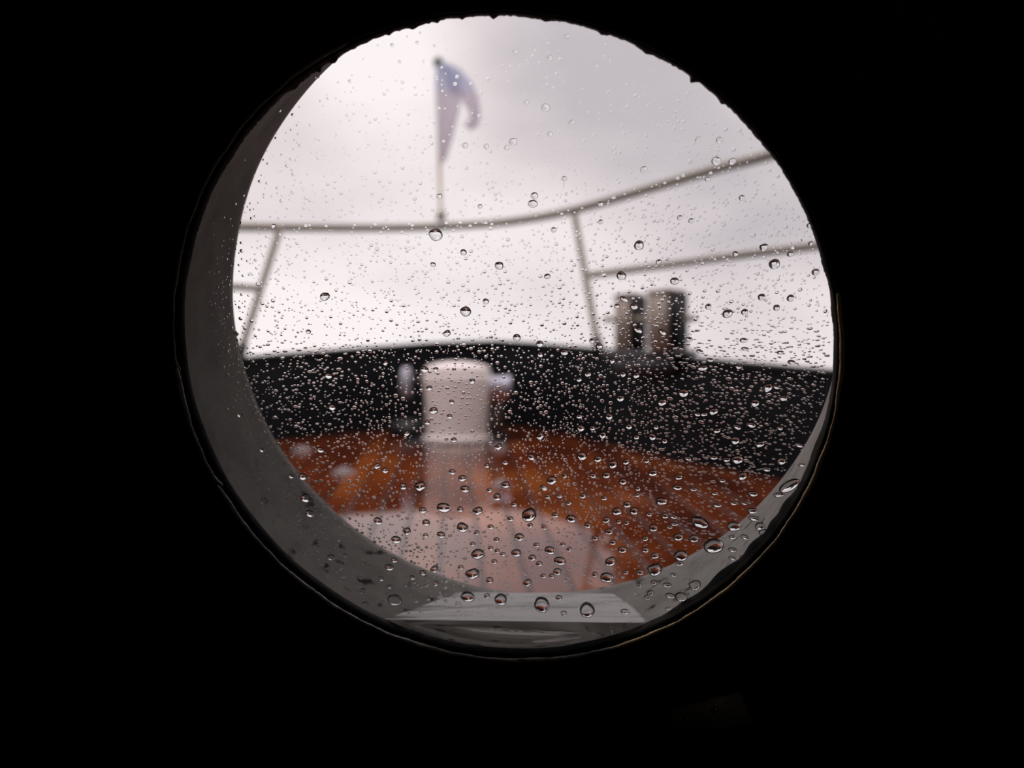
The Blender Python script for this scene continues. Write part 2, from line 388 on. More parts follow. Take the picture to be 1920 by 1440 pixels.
# rain water standing in the bottom of the liner
def chord_ring(s, ntop=40, nbot=40):
    n_ = .00005+(TT-.0001-.00005)*s
    s_ = n_/TT
    cu, cv, r = CU+(FU-CU)*s_, CV+(FV-CV)*s_, RN+.0009+(RF-RN-.0006)*s_
    q_ = min(1, max(0, (s-.80)/.2)); zl = ZW-.0029*q_*q_*(3-2*q_)
    # v at which z = zl in this plane (uv has no z component)
    vl = (zl-G0.z-nv.z*n_)/vv.z
    hh = cv-vl
    half = math.acos(min(1, max(-1, hh/r)))
    pts = []
    for k in range(ntop+1):
        x = -1+2*k/ntop
        pu = cu+r*math.sin(half)*x
        rip = .00012*math.sin(x*4+s*14)+.00008*math.sin(x*7-s*31)+.00005*math.sin(x*3+s*60)
        edge = 1-abs(x)**6
        men = .0004*math.exp(-s/.03)      # the water climbs a little on the glass
        pts.append(P(pu, vl, n_)+Vector((0, 0, rip*edge*min(1, s*6+.15)+men*.5)))
    for k in range(1, nbot):
        a = half-2*half*k/nbot
        pts.append(P(cu+r*math.sin(a), cv-r*math.cos(a), n_))
    # the boat heels a little: the level runs 1.6 degrees off the horizontal of the frame
    cd, sd = math.cos(.030), math.sin(.030); cc = P(cu, cv, n_)
    out = []
    for p in pts:
        d_ = p-cc; a_, b2, c2 = d_.dot(uv), d_.dot(vv), d_.dot(nv)
        out.append(cc+uv*(a_*cd-b2*sd)+vv*(a_*sd+b2*cd)+nv*c2)
    return out
rs = [chord_ring(i/40) for i in range(41)]
vs, fs = loft(rs); k = len(rs[0]); fs += [tuple(range(k))[::-1], tuple(range(40*k, 41*k))]
pud = mesh_obj('rain_puddle', vs, fs, M_pud)
tag(pud, 'shallow pool of rain water lying in the bottom of the porthole tube', 'puddle')
pud.data.materials.append(M_sheen)
for i, pgn in enumerate(pud.data.polygons):
    if i < 40*k and i % k < 40: pgn.material_index = 1
bm = bmesh.new(); bm.from_mesh(pud.data); bmesh.ops.recalc_face_normals(bm, faces=bm.faces); bm.to_mesh(pud.data); bm.free()

# small plate with two brass screws on the dark wall
pl = empty('wall_plate', P(*glass_hit(1330, 1340, -.0036)[:2], -.0036), 'faint dark grey plate with two brass screws on the wall under the porthole', 'plate')
Mx = Matrix(((uv.x, vv.x, nv.x, 0), (uv.y, vv.y, nv.y, 0), (uv.z, vv.z, nv.z, 0), (0, 0, 0, 1)))
pl.matrix_world = Matrix.Translation(pl.location) @ Mx @ Matrix.Rotation(math.radians(22), 4, 'Z')
M_plate = mat('worn_grey_plate', (.42, .42, .42), .5, noise=(200, (.2, .2, .2), 1))
M_brass = mat('brass', (.9, .5, .16), .25, 1.0)
bm_obj('plate', box(0, 0, -.001, .030, .015, .002, .0006), M_plate, pl)
for sx, sy in ((-.0085, .0028), (.0035, .0035)):
    vs, fs = lathe([(.0, -.0036), (.0008, -.0035), (.0012, -.003), (.0014, -.002)], 20, loc=(sx, sy, 0)); mesh_obj('screw', vs, fs, M_brass, pl)
# the cabin's warm lamp, behind the camera
lampo = empty('cabin_lamp', (.35, -.9, HC+.55), 'small warm cabin lamp on the back of the cabin', 'lamp')
M_bulb = bpy.data.materials.new('warm_bulb'); M_bulb.use_nodes = True
bb = M_bulb.node_tree.nodes['Principled BSDF']; bb.inputs['Emission Color'].default_value = (1, .78, .55, 1); bb.inputs['Emission Strength'].default_value = 11
vs, fs = lathe([(.001, -.03), (.02, -.025), (.03, 0), (.02, .025), (.012, .035)], 20); mesh_obj('bulb', vs, fs, M_bulb, lampo)
vs, fs = lathe([(.035, .03), (.03, .05), (.008, .055), (.008, .27)], 20); mesh_obj('fitting', vs, fs, M_dark, lampo)

# ------------------------------------------------------------------ foredeck
# foot of the bulwark on the deck plane
foot_px = [(530, 825), (610, 815), (700, 808), (800, 802), (930, 799), (1000, 804), (1100, 823), (1180, 843), (1250, 860), (1350, 880), (1450, 897)]
foot = [(lambda p: (p.x, p.y))(deckpt(*p)) for p in foot_px]
foot = [(-2.05, -1.2), (-2.05, .6), (-1.93, 1.6), (-1.68, 2.5), (-1.38, 3.25)]+foot+[(1.18, 2.38), (1.42, 1.85), (1.62, 1.1), (1.72, .2), (1.72, -1.2)]
footc = catmull([Vector((x, y, 0)) for x, y in foot], 8)
top_px = [(-400, 735), (300, 690), (460, 669), (530, 662), (700, 649), (820, 641), (930, 638), (1000, 642), (1100, 651), (1250, 665), (1350, 674), (1450, 683), (1565, 693), (1700, 705), (2400, 735)]
def top_z(x, y):
    if y < 1.2: y = 1.2
    px = 960+F*x/y
    px = min(max(px, -400), 2400)
    for (a, ya), (b_, yb) in zip(top_px, top_px[1:]):
        if a <= px <= b_: py = ya+(yb-ya)*(px-a)/(b_-a); break
    return HC-(py-720)/F*y
vs = []; fs = []
for i, p in enumerate(footc):
    d = (footc[min(i+1, len(footc)-1)]-footc[max(i-1, 0)]).normalized(); nr = Vector((-d.y, d.x, 0))   # outwards
    zt = top_z(p.x, p.y); zf = SL*p.y
    prof = [(0, zf-.03), (0, zt-.035), (-.012, zt-.03), (-.015, zt-.008), (-.008, zt), (.06, zt), (.068, zt-.008), (.065, zt-.03), (.05, zt-.035), (.05, zf-.6), (.0, zf-.6)]
    for o_, z in prof: vs.append((p.x+nr.x*o_, p.y+nr.y*o_, z))
k = 11
for i in range(len(footc)-1):
    for a in range(k):
        a2 = (a+1) % k; fs.append((i*k+a, i*k+a2, (i+1)*k+a2, (i+1)*k+a))
fs += [tuple(range(k))[::-1], tuple(range((len(footc)-1)*k, len(footc)*k))]
tag(mesh_obj('bulwark', vs, fs, M_black, smooth=False), 'black painted bulwark curving round the bow', kind='structure')
# bulwark stays (vertical ribs) are not visible in the photo; deck bed with black caulk
vs = [(p.x, p.y, SL*p.y-.003) for p in footc]+[(p.x, p.y, SL*p.y-.05) for p in footc]; k = len(footc)
fs = [tuple(range(k)), tuple(range(k, 2*k))[::-1]]+[(i, (i+1) % k, k+(i+1) % k, k+i) for i in range(k)]
deck = tag(mesh_obj('deck', vs, fs, M_caulk, smooth=False), 'wet teak foredeck with black caulked seams', kind='structure')
# planks, parallel to the keel
AX = -0.0759; PW = 0.0905; GAP = .0085
X0 = (826-850)/F*deckY(1050)   # a seam passes here at Y = 0
poly = [(p.x, p.y) for p in footc]
def span(x0):           # where a keel-parallel line x = x0 + AX*y meets the foot of the bulwark
    ys = []
    for (xa, ya), (xb, yb) in zip(poly, poly[1:]):
        fa = xa-AX*ya-x0; fb = xb-AX*yb-x0
        if fa*fb < 0: ys.append(ya+(yb-ya)*fa/(fa-fb))
    return max(ys) if ys else None
for k in range(-22, 22):
    xa = X0+k*PW+GAP/2; xb = xa+PW-GAP
    sa, sb = span(xa), span(xb)
    if sa is None or sb is None: continue
    sa += .02; sb += .02
    y0 = .40
    cuts = [y0]
    yy = y0+.6+1.5*h(k*3.3)
    while yy < min(sa, sb)-.5: cuts.append(yy); yy += 1.9+.6*h(k+yy)
    cuts.append(None)
    for c0, c1 in zip(cuts, cuts[1:]):
        e0 = c0+.0015; ea = sa if c1 is None else c1-.0015; eb = sb if c1 is None else c1-.0015
        if min(ea, eb) <= e0+.02: continue
        def pt(x, y, z): return (x+AX*y, y, SL*y+z)
        bv = .0012
        base = [(xa, e0), (xb, e0), (xb, eb), (xa, ea)]
        inn = [(xa+bv, e0+bv), (xb-bv, e0+bv), (xb-bv, eb-bv), (xa+bv, ea-bv)]
        v_ = [pt(x, y, -.004) for x, y in base]+[pt(x, y, -bv) for x, y in base]+[pt(x, y, 0) for x, y in inn]
        f_ = [(3, 2, 1, 0)]+[(i, (i+1) % 4, 4+(i+1) % 4, 4+i) for i in range(4)]+[(4+i, 4+(i+1) % 4, 8+(i+1) % 4, 8+i) for i in range(4)]+[(8, 9, 10, 11)]
        mesh_obj('plank', v_, f_, M_teak, deck, smooth=False)

# sea around the boat
vs = [(-900, -900, -1.6), (900, -900, -1.6), (900, 2500, -1.6), (-900, 2500, -1.6), (-900, -900, -3), (900, -900, -3), (900, 2500, -3), (-900, 2500, -3)]
tag(mesh_obj('sea', vs, [(0, 1, 2, 3), (7, 6, 5, 4), (0, 4, 5, 1), (1, 5, 6, 2), (2, 6, 7, 3), (3, 7, 4, 0)], M_sea, smooth=False), 'grey sea beyond the bulwark', kind='structure')

# ------------------------------------------------------------------ guard rail
gr_ = empty('guard_rail', (0, 3.5, top_z(0, 4.1)), 'grey tubular guard rail above the black bulwark round the bow', 'railing')
def child_at(o, par): o.parent = par; o.matrix_parent_inverse = Matrix.Translation(-par.location); return o
def rail_tube(name, pts, r, m=M_tube, n_=8):
    vs, fs = tube(catmull(pts, n_), r, 12); return child_at(mesh_obj(name, vs, fs, m), gr_)
rail_tube('top_rail', [at(-700, 410, 1.9), at(150, 420, 2.7), at(440, 425, 3.5), at(600, 427, 3.9), at(750, 427, 4.15), at(860, 423, 4.22), at(960, 415, 4.15), at(1075, 394, 3.88), at(1250, 344, 3.42), at(1350, 315, 3.18), at(1445, 290, 2.96), at(1700, 212, 2.45), at(2300, 30, 1.8)], .0215)
rail_tube('middle_rail', [at(1104, 516, 3.83), at(1250, 497, 3.45), at(1400, 477, 3.1), at(1530, 461, 2.85), at(1800, 425, 2.4), at(2300, 350, 1.85)], .0170)
rail_tube('middle_rail', [at(488, 541, 3.62), at(400, 536, 3.4), at(150, 528, 2.8), at(-500, 520, 2.0)], .0165)
def post(a, b_):
    rail_tube('post', [a, (a+b_)/2, b_], .0165, n_=4)
    d = (a-b_).normalized(); vs, fs = tube([b_-d*.01, b_+d*.05], .024, 14)
    child_at(mesh_obj('post_socket', vs, fs, M_dark), gr_)['label'] = 'black post socket'
def bul(px, Y): return at(px, 0, Y)
pb = at(450, 664, 3.50); post(at(525, 428, 3.72), pb)
pb = at(1122, 652, 3.60); post(at(1076, 396, 3.88), pb)

# ------------------------------------------------------------------ flagpole and flag
YF = 4.18
fp = empty('flagpole', at(827, 424, YF), 'slim beige flagpole standing on the guard rail at the bow', 'flagpole')
vs, fs = tube(catmull([at(827, 413, YF), at(824, 300, YF), at(821, 124, YF)], 6), .0115, 12); child_at(mesh_obj('pole', vs, fs, M_pole), fp)
fc = at(822, 117, YF)
vs, fs = lathe([(.004, -.03), (.018, -.028), (.027, -.012), (.027, .008), (.018, .022), (.004, .027)], 24, loc=fc); child_at(mesh_obj('finial', vs, fs, mat('dark_green_truck', (.03, .035, .03), .4)), fp)['label'] = 'dark round finial'
vs, fs = lathe([(.024, .0), (.026, .004), (.026, .02), (.022, .045), (.016, .05)], 20, loc=at(827, 413, YF)); child_at(mesh_obj('clamp', vs, fs, M_tube), fp)
M_flag = bpy.data.materials.new('thin_flag_cloth'); M_flag.use_nodes = True
n = M_flag.node_tree.nodes; l = M_flag.node_tree.links; n.clear()
t = n.new('ShaderNodeTexCoord'); sp = n.new('ShaderNodeSeparateXYZ'); l.new(t.outputs['Generated'], sp.inputs[0])
rp = n.new('ShaderNodeValToRGB'); l.new(sp.outputs['Z'], rp.inputs[0]); cr = rp.color_ramp
cr.elements[0].position = .66; cr.elements[0].color = (.78, .72, .78, 1); cr.elements[1].position = .78; cr.elements[1].color = (.66, .69, .84, 1)
d1 = n.new('ShaderNodeBsdfDiffuse'); d2 = n.new('ShaderNodeBsdfTranslucent'); l.new(rp.outputs[0], d1.inputs[0]); l.new(rp.outputs[0], d2.inputs[0])
mx = n.new('ShaderNodeMixShader'); mx.inputs[0].default_value = .55; l.new(d1.outputs[0], mx.inputs[1]); l.new(d2.outputs[0], mx.inputs[2])
ou = n.new('ShaderNodeOutputMaterial'); l.new(mx.outputs[0], ou.inputs[0])
def lerp_poly(pts, t):
    s = t*(len(pts)-1); i = min(int(s), len(pts)-2); f_ = s-i
    return (pts[i][0]+(pts[i+1][0]-pts[i][0])*f_, pts[i][1]+(pts[i+1][1]-pts[i][1])*f_)
def cloth(left, right, rows, cols, depth, y0):
    vs = []; fs = []
    for i in range(rows+1):
        a = lerp_poly(left, i/rows); b_ = lerp_poly(right, i/rows)
        for j in range(cols+1):
            s = j/cols
            yy = YF+y0+depth*math.sin(s*11+i*.12)*(.3+.7*i/rows)
            vs.append(at(a[0]+(b_[0]-a[0])*s, a[1]+(b_[1]-a[1])*s, YF)+Vector((0, yy-YF, 0)))
    for i in range(rows):
        for j in range(cols): q_ = i*(cols+1)+j; fs.append((q_, q_+1, q_+cols+2, q_+cols+1))
    return vs, fs
v1, f1 = cloth([(820, 126), (817, 160), (818, 200), (820, 240), (823, 275), (827, 308)], [(828, 124), (864, 150), (867, 185), (861, 215), (850, 262), (836, 308)], 36, 16, .02, -.045)
v2, f2 = cloth([(832, 127), (848, 185), (862, 182), (870, 198), (880, 214), (882, 230), (870, 240)], [(838, 124), (863, 136), (886, 162), (899, 190), (902, 215), (899, 238), (884, 250)], 36, 10, .02, -.05)
fs = f1+[tuple(i+len(v1) for i in f_) for f_ in f2]
fl = mesh_obj('flag', v1+v2, fs, M_flag)
tag(fl, 'limp lavender grey flag hanging in two folds from the flagpole', 'flag')

# ------------------------------------------------------------------ twin mooring bitt on the bulwark, right
bY = 3.2; bc = at(1216, 662, bY)
bt = empty('mooring_bitt', bc, 'twin pale mooring bitts with black side slabs on the right bulwark', 'mooring bitt')
ang = math.radians(-48)
def loc_off(along): return Vector((math.cos(ang)*along, math.sin(ang)*along, 0))
child_at(bm_obj('base_plate', box(bc.x, bc.y, bc.z-.004, .40, .13, .022, .004, ang), mat('grey_bitt_plate', (.075, .075, .085), .4)), bt)['label'] = 'dark grey base plate'
child_at(bm_obj('bracket', box(bc.x, bc.y, bc.z-.05, .30, .115, .075, .01, ang), mat('grey_bracket', (.03, .031, .036), .45)), bt)
M_bitt = mat('pale_bitt_metal', (.36, .30, .25), .42, .0, noise=(5, (.26, .20, .16), 1))
def bitt(px0, px1, pyt, Y, wf):
    c = at((px0+px1)/2, 655, Y); zt = HC-(pyt-720)/F*Y; z0 = bc.z+.005
    w = (px1-px0)/F*Y/(.90+.43)*1.02
    bm = box(c.x, c.y, (zt+z0)/2, w*1.0, w, zt-z0, .012, ang)
    child_at(bm_obj('post', bm, M_bitt), bt)
    top = box(c.x, c.y, zt+.001, w*1.06, w*1.06, .016, .006, ang)
    child_at(bm_obj('post_cap', top, M_bitt), bt)
    # black slab making the aft face dark (normal = +along)
    o = loc_off(w/2+.003)
    child_at(bm_obj('black_side', box(c.x+o.x, c.y+o.y, (zt+z0)/2-.002, .01, w*1.0, (zt-z0)*.97, .003, ang), M_bitt_side), bt)['label'] = 'black slab on one side'
    return c, w
c1, w1 = bitt(1152, 1208, 556, 3.30, .6)
c2, w2 = bitt(1214, 1284, 549, 3.10, .6)
zc = HC-(598-720)/F*3.2
a_ = at(1134, 599, 3.34); b_ = at(1304, 597, 3.04)
vs, fs = tube([a_, b_], .012, 12); child_at(mesh_obj('crossbar', vs, fs, M_tube), bt)

# ------------------------------------------------------------------ windlass
wb = deckpt(857, 824); wY = wb.y; W0 = Vector((wb.x, wb.y, SL*wb.y)); R0 = 60/F*wY
wl = empty('anchor_windlass', W0, 'white enamelled drum-shaped anchor windlass standing in the middle of the foredeck', 'windlass')
Hh = (HC-(678-720)/F*wY)-W0.z
def wpart(name, vf, m, label=None):
    o = mesh_obj(name, vf[0], vf[1], m, wl)
    if label: o['label'] = label
    return o
wpart('body', lathe([(R0*.93, -.02), (R0*.93, .004), (R0*.95, Hh*.1), (R0*1.0, Hh*.45), (R0*1.06, Hh*.76), (R0*1.07, Hh*.84)], 48), M_wind)
wpart('cap', lathe([(R0*1.07, Hh*.84), (R0*1.05, Hh*.89), (R0*.93, Hh*.945), (R0*.6, Hh*.985), (R0*.3, Hh), (.004, Hh)], 48), M_wind, 'domed white cap')
wpart('base_flange', lathe([(R0*1.06, -.02), (R0*1.10, .006), (R0*1.08, .016), (R0*.95, .018)], 48), M_wind)
def lp(px, py, dy=0.0): p = at(px, py, wY+dy); return p-W0
p = lp(762, 717); wpart('chain_wheel', lathe([(.005, -.022), (.066, -.02), (.078, -.012), (.068, 0), (.078, .012), (.066, .02), (.005, .022)], 36, 'x', p), M_lavd, 'lavender-white wheel seen edge on, left')
p = lp(820, 717)
vs, fs = tube([lp(752, 717), lp(945, 722)], .02, 14); wpart('axle', (vs, fs), M_dark)
p = lp(932, 720); wpart('warping_drum', lathe([(.03, -.066), (.038, -.06), (.036, -.03), (.035, .03), (.040, .06), (.038, .066), (.006, .067)], 36, 'x', p), M_lav, 'lavender-white horizontal drum, right')
p = lp(934, 744); wpart('brake_band', lathe([(.02, -.055), (.024, -.05), (.024, .045), (.02, .05)], 28, 'x', p), M_brown, 'red-brown roller under the drum')
p = lp(916, 776, .10)
bm = box(p.x, p.y, p.z, .13, .14, .19, .02); o = bm_obj('motor_housing', bm, M_grey, wl)
p = lp(770, 806, .16); bm = box(p.x, p.y, p.z, .19, .16, .10, .015); bm_obj('gear_box', bm, M_dark, wl)['label'] = 'black low gear box behind the drum'
p = lp(857, 826, .05); bm = box(p.x, p.y, -.012+SL*.05, .5, .42, .022, .006)
bmesh.ops.transform(bm, matrix=Matrix.Rotation(math.atan(SL), 4, 'X'), verts=bm.verts); bm_obj('bed_plate', bm, M_dark, wl)

# ------------------------------------------------------------------ small pale domes added for glints of sky on the wet deck
for px, py, w, lab in ((566, 846, 40, 'small pale round dome added as a deck glint at far left beside the tube, nearest the bulwark'), (645, 888, 46, 'small pale dome added as a glint on the orange planks left of the windlass'),
                       (936, 842, 36, 'small pale dome added as a deck glint just right of the windlass foot'), (940, 912, 40, 'small pale dome added as a deck glint in front of the windlass, to its right')):
    p = deckpt(px, py); r = w/2/F*p.y
    e_ = empty('glint_dome', (p.x, p.y, SL*p.y), lab, 'deck fitting', 'pale glint domes')
    vs, fs = lathe([(r, -.005), (r, .004), (r*.9, .008), (r*.75, .009)], 28); mesh_obj('dome_rim', vs, fs, M_glint, e_)
    vs, fs = lathe([(r*.75, .008), (r*.6, .016), (r*.35, .021), (.002, .023)], 28); mesh_obj('cap', vs, fs, M_glint, e_)

# ------------------------------------------------------------------ raindrops
BIG = '''817,440,22 869,473,11 936,498,14 538,311,6 711,378,7 824,368,9 703,323,7 779,177,6 872,273,10 912,275,9 920,283,7 950,277,8 900,387,8 857,144,7 853,157,8 883,157,6 782,80,6 698,362,7
749,116,6 580,375,6 863,417,7 837,418,7 911,418,6 920,428,7 866,443,7 782,356,6 808,367,6 513,424,8 812,496,9 899,399,6 966,97,8 1031,109,9 1028,80,6 1063,68,8 1138,82,6 1135,106,6 987,192,8 1023,202,13
1072,230,9 962,266,13 1031,252,9 1309,262,9 1349,263,10 1360,243,7 1375,281,7 1343,302,15 1373,303,11 1207,318,11 1002,367,12 999,382,14 1058,335,8 1060,376,7 1061,363,7 1151,371,7 1126,383,9 1126,416,8
1216,381,7 1391,371,10 1335,351,7 1327,336,9 1333,325,7 1275,408,9 1296,414,9 1252,385,7 1038,431,9 1198,460,17 1432,464,13 1452,495,17 1518,423,9 1520,457,8 1500,451,8 1487,465,8 1482,476,10 1379,476,9
1263,449,7 1234,447,7 1235,491,9 1251,485,8 1412,441,8 1473,426,7 1084,485,7 1137,481,7 1129,498,7
609,556,15 873,584,18 838,625,12 911,565,10 796,693,13 817,693,9 813,770,14 805,728,10 847,754,9 885,715,10 843,781,9 616,705,12 623,764,13 723,681,9 578,622,9 620,594,7 630,544,7 935,838,13 848,885,11
867,897,13 756,912,13 788,912,18 722,882,11 707,874,11 568,894,14 948,909,13 947,867,10 913,873,9 851,825,10 601,844,11 801,792,9 763,813,10 742,742,8 878,544,7 868,535,7 908,509,8 957,605,8 859,634,7
886,637,7 784,603,7 492,844,9 450,778,9 405,646,8
1165,517,16 1265,527,13 1026,518,10 1364,588,16 1396,585,11 1482,559,12 1428,557,12 1456,577,11 1529,510,12 1328,575,10 1170,561,12 1189,575,11 1157,574,9 1196,619,13 1242,623,12 969,633,13 1012,645,12
1058,661,12 1013,665,10 1110,639,9 1124,649,10 1292,636,10 1394,638,10 1397,654,9 1312,659,9 1410,667,8 1463,661,9 1148,677,9 1331,675,9 1317,690,13 1384,688,9 1484,679,10 1102,702,10 1193,704,11 1168,702,10
1086,712,9 1439,727,16 1455,726,9 1281,737,16 1241,755,13 1163,747,12 1142,781,13 1415,756,14 1468,747,12 1337,772,14 1408,797,13 1382,801,11 1378,826,15 1424,833,13 1462,803,9 1344,808,10 1223,819,13
1089,803,13 1111,803,9 1086,781,9 1179,800,11 1320,777,9 1307,777,9 1230,801,9 1013,818,13 1130,816,12 1167,837,8 1193,820,9 1246,827,9 1498,835,11 1382,862,17 1465,865,14 1392,893,15 1338,858,11 1362,862,10
1091,855,16 996,857,12 1121,861,13 1149,871,15 1224,887,14 1174,866,11 1137,891,13 1035,901,17 1168,903,12 1272,895,11 1213,864,9 1112,892,10 1059,892,9 1020,915,11 1196,916,10 1480,911,24 1354,901,9 1060,863,8
983,875,8 1119,553,7 1049,539,8 1049,567,7 1058,606,8 1016,609,8 1179,547,8 1222,533,7 1133,516,8 1293,550,8 1321,545,7 1346,545,8 1371,565,8 1421,513,7 1318,557,7 1500,543,8
832,952,21 867,989,19 896,1039,21 886,1076,22 896,958,16 763,996,14 743,1012,16 799,980,13 709,977,14 827,1003,14 793,957,13 815,1067,14 730,1064,14 739,1050,11 877,1119,22 939,1124,22 913,1117,10 740,1125,22
581,963,15 573,934,16 546,893,9 495,940,12 621,1045,12 680,1108,11 685,1133,11 863,955,11 932,932,14 872,917,14 918,919,9 920,988,10 931,1012,10 927,1053,10 918,1088,12 943,1039,9 932,1033,9 920,1028,9
864,1064,10 886,1020,9 894,999,9 864,938,8 844,1004,8 798,1004,9 784,1026,8 800,1026,7 793,1074,11 773,1083,9 817,1094,10 715,1085,10 731,1100,9 780,1128,8 803,1124,8 836,1127,8 828,1038,7 872,1047,8 957,973,11
948,1095,8 916,1140,8 747,967,8
992,966,25 974,1007,15 1031,1032,17 1050,1052,18 1071,973,17 968,1037,16 998,1046,13 1011,1057,11 1145,1053,19 1138,1083,21 989,1093,15 1228,1068,25 1277,1042,21 1338,1024,30 1312,980,26 1376,987,20 1272,1007,16
1301,1010,15 1167,1031,14 1210,1031,12 1228,1042,14 1157,959,16 1176,946,13 1189,958,15 1240,940,17 1270,914,13 1225,990,14 1142,997,12 1137,975,12 1149,1017,11 1160,978,9 1175,980,9 1102,985,11 1041,966,11
994,985,9 1020,989,9 1086,1002,8 1006,1022,10 1055,1021,9 1067,1030,9 1045,1072,14 1019,1080,10 1035,1080,10 1059,1088,8 1115,1077,10 1200,1073,12 1173,1073,9 1016,1134,27 1101,1144,26 1048,1121,11 1057,1150,10
1172,1147,13 1220,1112,11 1214,1120,10 1251,1097,12 1303,1097,19 1277,1119,19 1257,1117,13 1226,1092,10 1263,1078,9 1275,1057,10 1373,1047,10 1374,1007,11 1396,1007,11 1373,1031,11 1432,998,14 1425,987,16
1413,972,13 1411,958,13 1412,926,13 1460,928,12 1375,943,10 1395,943,9 1093,930,11 1049,930,9 1027,931,10 1067,943,9 1019,914,11 964,946,10 1133,934,10 1195,928,9 1217,964,9 1247,967,11 1263,969,10 1265,983,9
1255,988,9 1116,1009,10 1127,1009,8 1106,1012,8 1210,1010,10 972,1056,8 1193,1113,7 1253,1141,9 1199,1097,9 1313,1058,8 1393,1045,9 1330,1113,8 1290,860,9 1437,880,11 1300,917,10 1340,925,9 1345,947,11 1503,872,9'''
drops = [tuple(float(q_) for q_ in s.split(',')) for s in BIG.split()]
drops.sort(key=lambda d: -d[2])

def dome(seg, prof, jagv=0.0, seed=0, lean=0.12, contact=.52):
    """unit drop in x,y (radius 1) standing on z=0; heavier towards -y"""
    r_ = random.Random(seed); ph = [r_.uniform(0, 6.28) for _ in range(4)]; am = [r_.uniform(-1, 1)*jagv/(k+1) for k in range(4)]
    vs = []; fs = []
    nR = len(prof)
    for i, (rr, zz) in enumerate(prof):
        for k in range(seg):
            a = 2*math.pi*k/seg; o = 1+sum(am[j]*math.cos((j+2)*a+ph[j]) for j in range(4))
            x = rr*o*math.cos(a); y = rr*o*math.sin(a)-lean*zz/max(contact, 1e-6)
            vs.append((x, y, zz))
    top = len(vs); vs.append((0, -lean*1.0, contact)); bot = len(vs); vs.append((0, 0, 0))
    for i in range(nR-1):
        for k in range(seg): k2 = (k+1) % seg; fs.append((i*seg+k, i*seg+k2, (i+1)*seg+k2, (i+1)*seg+k))
    for k in range(seg):
        k2 = (k+1) % seg; fs.append(((nR-1)*seg+k, (nR-1)*seg+k2, top)); fs.append((k2, k, bot))
    return vs, fs
def cap_profile(hh, n_):
    R = (1+hh*hh)/(2*hh); th = math.asin(min(1, 1/R)); th = th if hh <= 1 else math.pi-th
    return [(R*math.sin(th*(1-i/n_)), R*math.cos(th*(1-i/n_))-(R-hh)) for i in range(n_)]
HB = .66
meshes = []
for k in range(14):
    vs, fs = dome(28, cap_profile(HB, 7), .05+.05*(k % 3), k, .04+.09*(k % 4)/3, HB)
    me = bpy.data.meshes.new('raindrop'); me.from_pydata(vs, [], fs)
    me.polygons.foreach_set('use_smooth', [True]*(len(fs))); 
    for p in me.polygons:
        if len(p.vertices) == 3 and (len(vs)-1) in p.vertices: p.use_smooth = False
    me.materials.append(M_drop); me.update(); meshes.append(me)

# what lies behind each drop, for its label
def zone(px, py):
    far = (px-1013)**2+(py-530)**2
    if far > 575**2 or py > 1100:
        if py > 1092 and px > 760 and px < 1240: return 'the wet strip of the puddle'
        if px < 960: return 'the grimy grey tube at lower left' if py > 860 else 'the dark tube on the left'
        return 'the grey tube at lower right'
    if abs(px-850) < 65 and 685 < py < 822: return 'the white windlass'
    if 1148 < px < 1286 and 548 < py < 655: return 'the twin bitts'
    if py < 655+max(0, (abs(px-930)-100))*.07:
        s = 'left' if px < 815 else ('middle' if px < 1090 else 'right')
        if py < 300: return 'the cloudy sky, upper '+s
        if py < 430: return 'the sky above the top rail, '+s
        if py < 520: return 'the sky just below the top rail, '+s
        return 'the sky close above the bulwark, '+s
    if py < 812+max(0, px-1020)*.20:
        return 'the black bulwark left of the windlass' if px < 780 else ('the black bulwark between windlass and bitts' if px < 1130 else 'the black bulwark at the right')
    if py > 945 and px < 1090+(py-950)*.5: return 'the pale reflection on the deck, left half' if px < 930 else 'the pale reflection on the deck, right half'
    if px < 790: return 'the orange planks left of the windlass'
    if px < 930: return 'the reflection of the windlass'
    if px < 1130: return 'the red-brown planks right of the windlass'
    return 'the far orange planks at the right' if py < 950 else 'the near orange planks at the right'
Rot = Mx.to_3x3()
big = drops[:300]; rest = drops[300:]
zs = {}
for d in big: zs.setdefault(zone(d[0], d[1]), []).append(d)
labels = {}
def name_all(ds, z, where, depth):
    if len(ds) > 9 and depth < 3:
        wx = max(d[0] for d in ds)-min(d[0] for d in ds); wy = max(d[1] for d in ds)-min(d[1] for d in ds)
        ax = 0 if wx >= wy else 1
        if depth == 1: ax = 1-where[0]
        if depth < 2:
            ds = sorted(ds, key=lambda d: d[ax]); k = len(ds)//2
            for part_, wd in ((ds[:k], ('left', 'upper')[ax]), (ds[k:], ('right', 'lower')[ax])):
                name_all(part_, z, (ax, (where[1]+' '+wd).strip() if ax == 0 or not where[1] else wd+' '+where[1]), depth+1)
            return
    left = list(ds); tail = ' before '+z+(', '+where[1]+' part' if where[1] else '')
    def take(key, word):
        if left: d = min(left, key=key); left.remove(d); labels[d] = word+' raindrop'+tail
    take(lambda d: -d[2], 'largest')
    if len(left) > 1: take(lambda d: -d[2], 'second largest')
    take(lambda d: d[1], 'topmost small'); take(lambda d: -d[1], 'lowest small')
    take(lambda d: d[0], 'leftmost small'); take(lambda d: -d[0], 'rightmost small')
    if len(left) > 1: take(lambda d: -d[2], 'third largest')
    if len(left) > 1: take(lambda d: d[1], 'second highest small')
    for d in left: labels[d] = 'small middle'+' raindrop'+tail
for z, ds in zs.items(): name_all(ds, z, (0, ''), 0)
proto = None
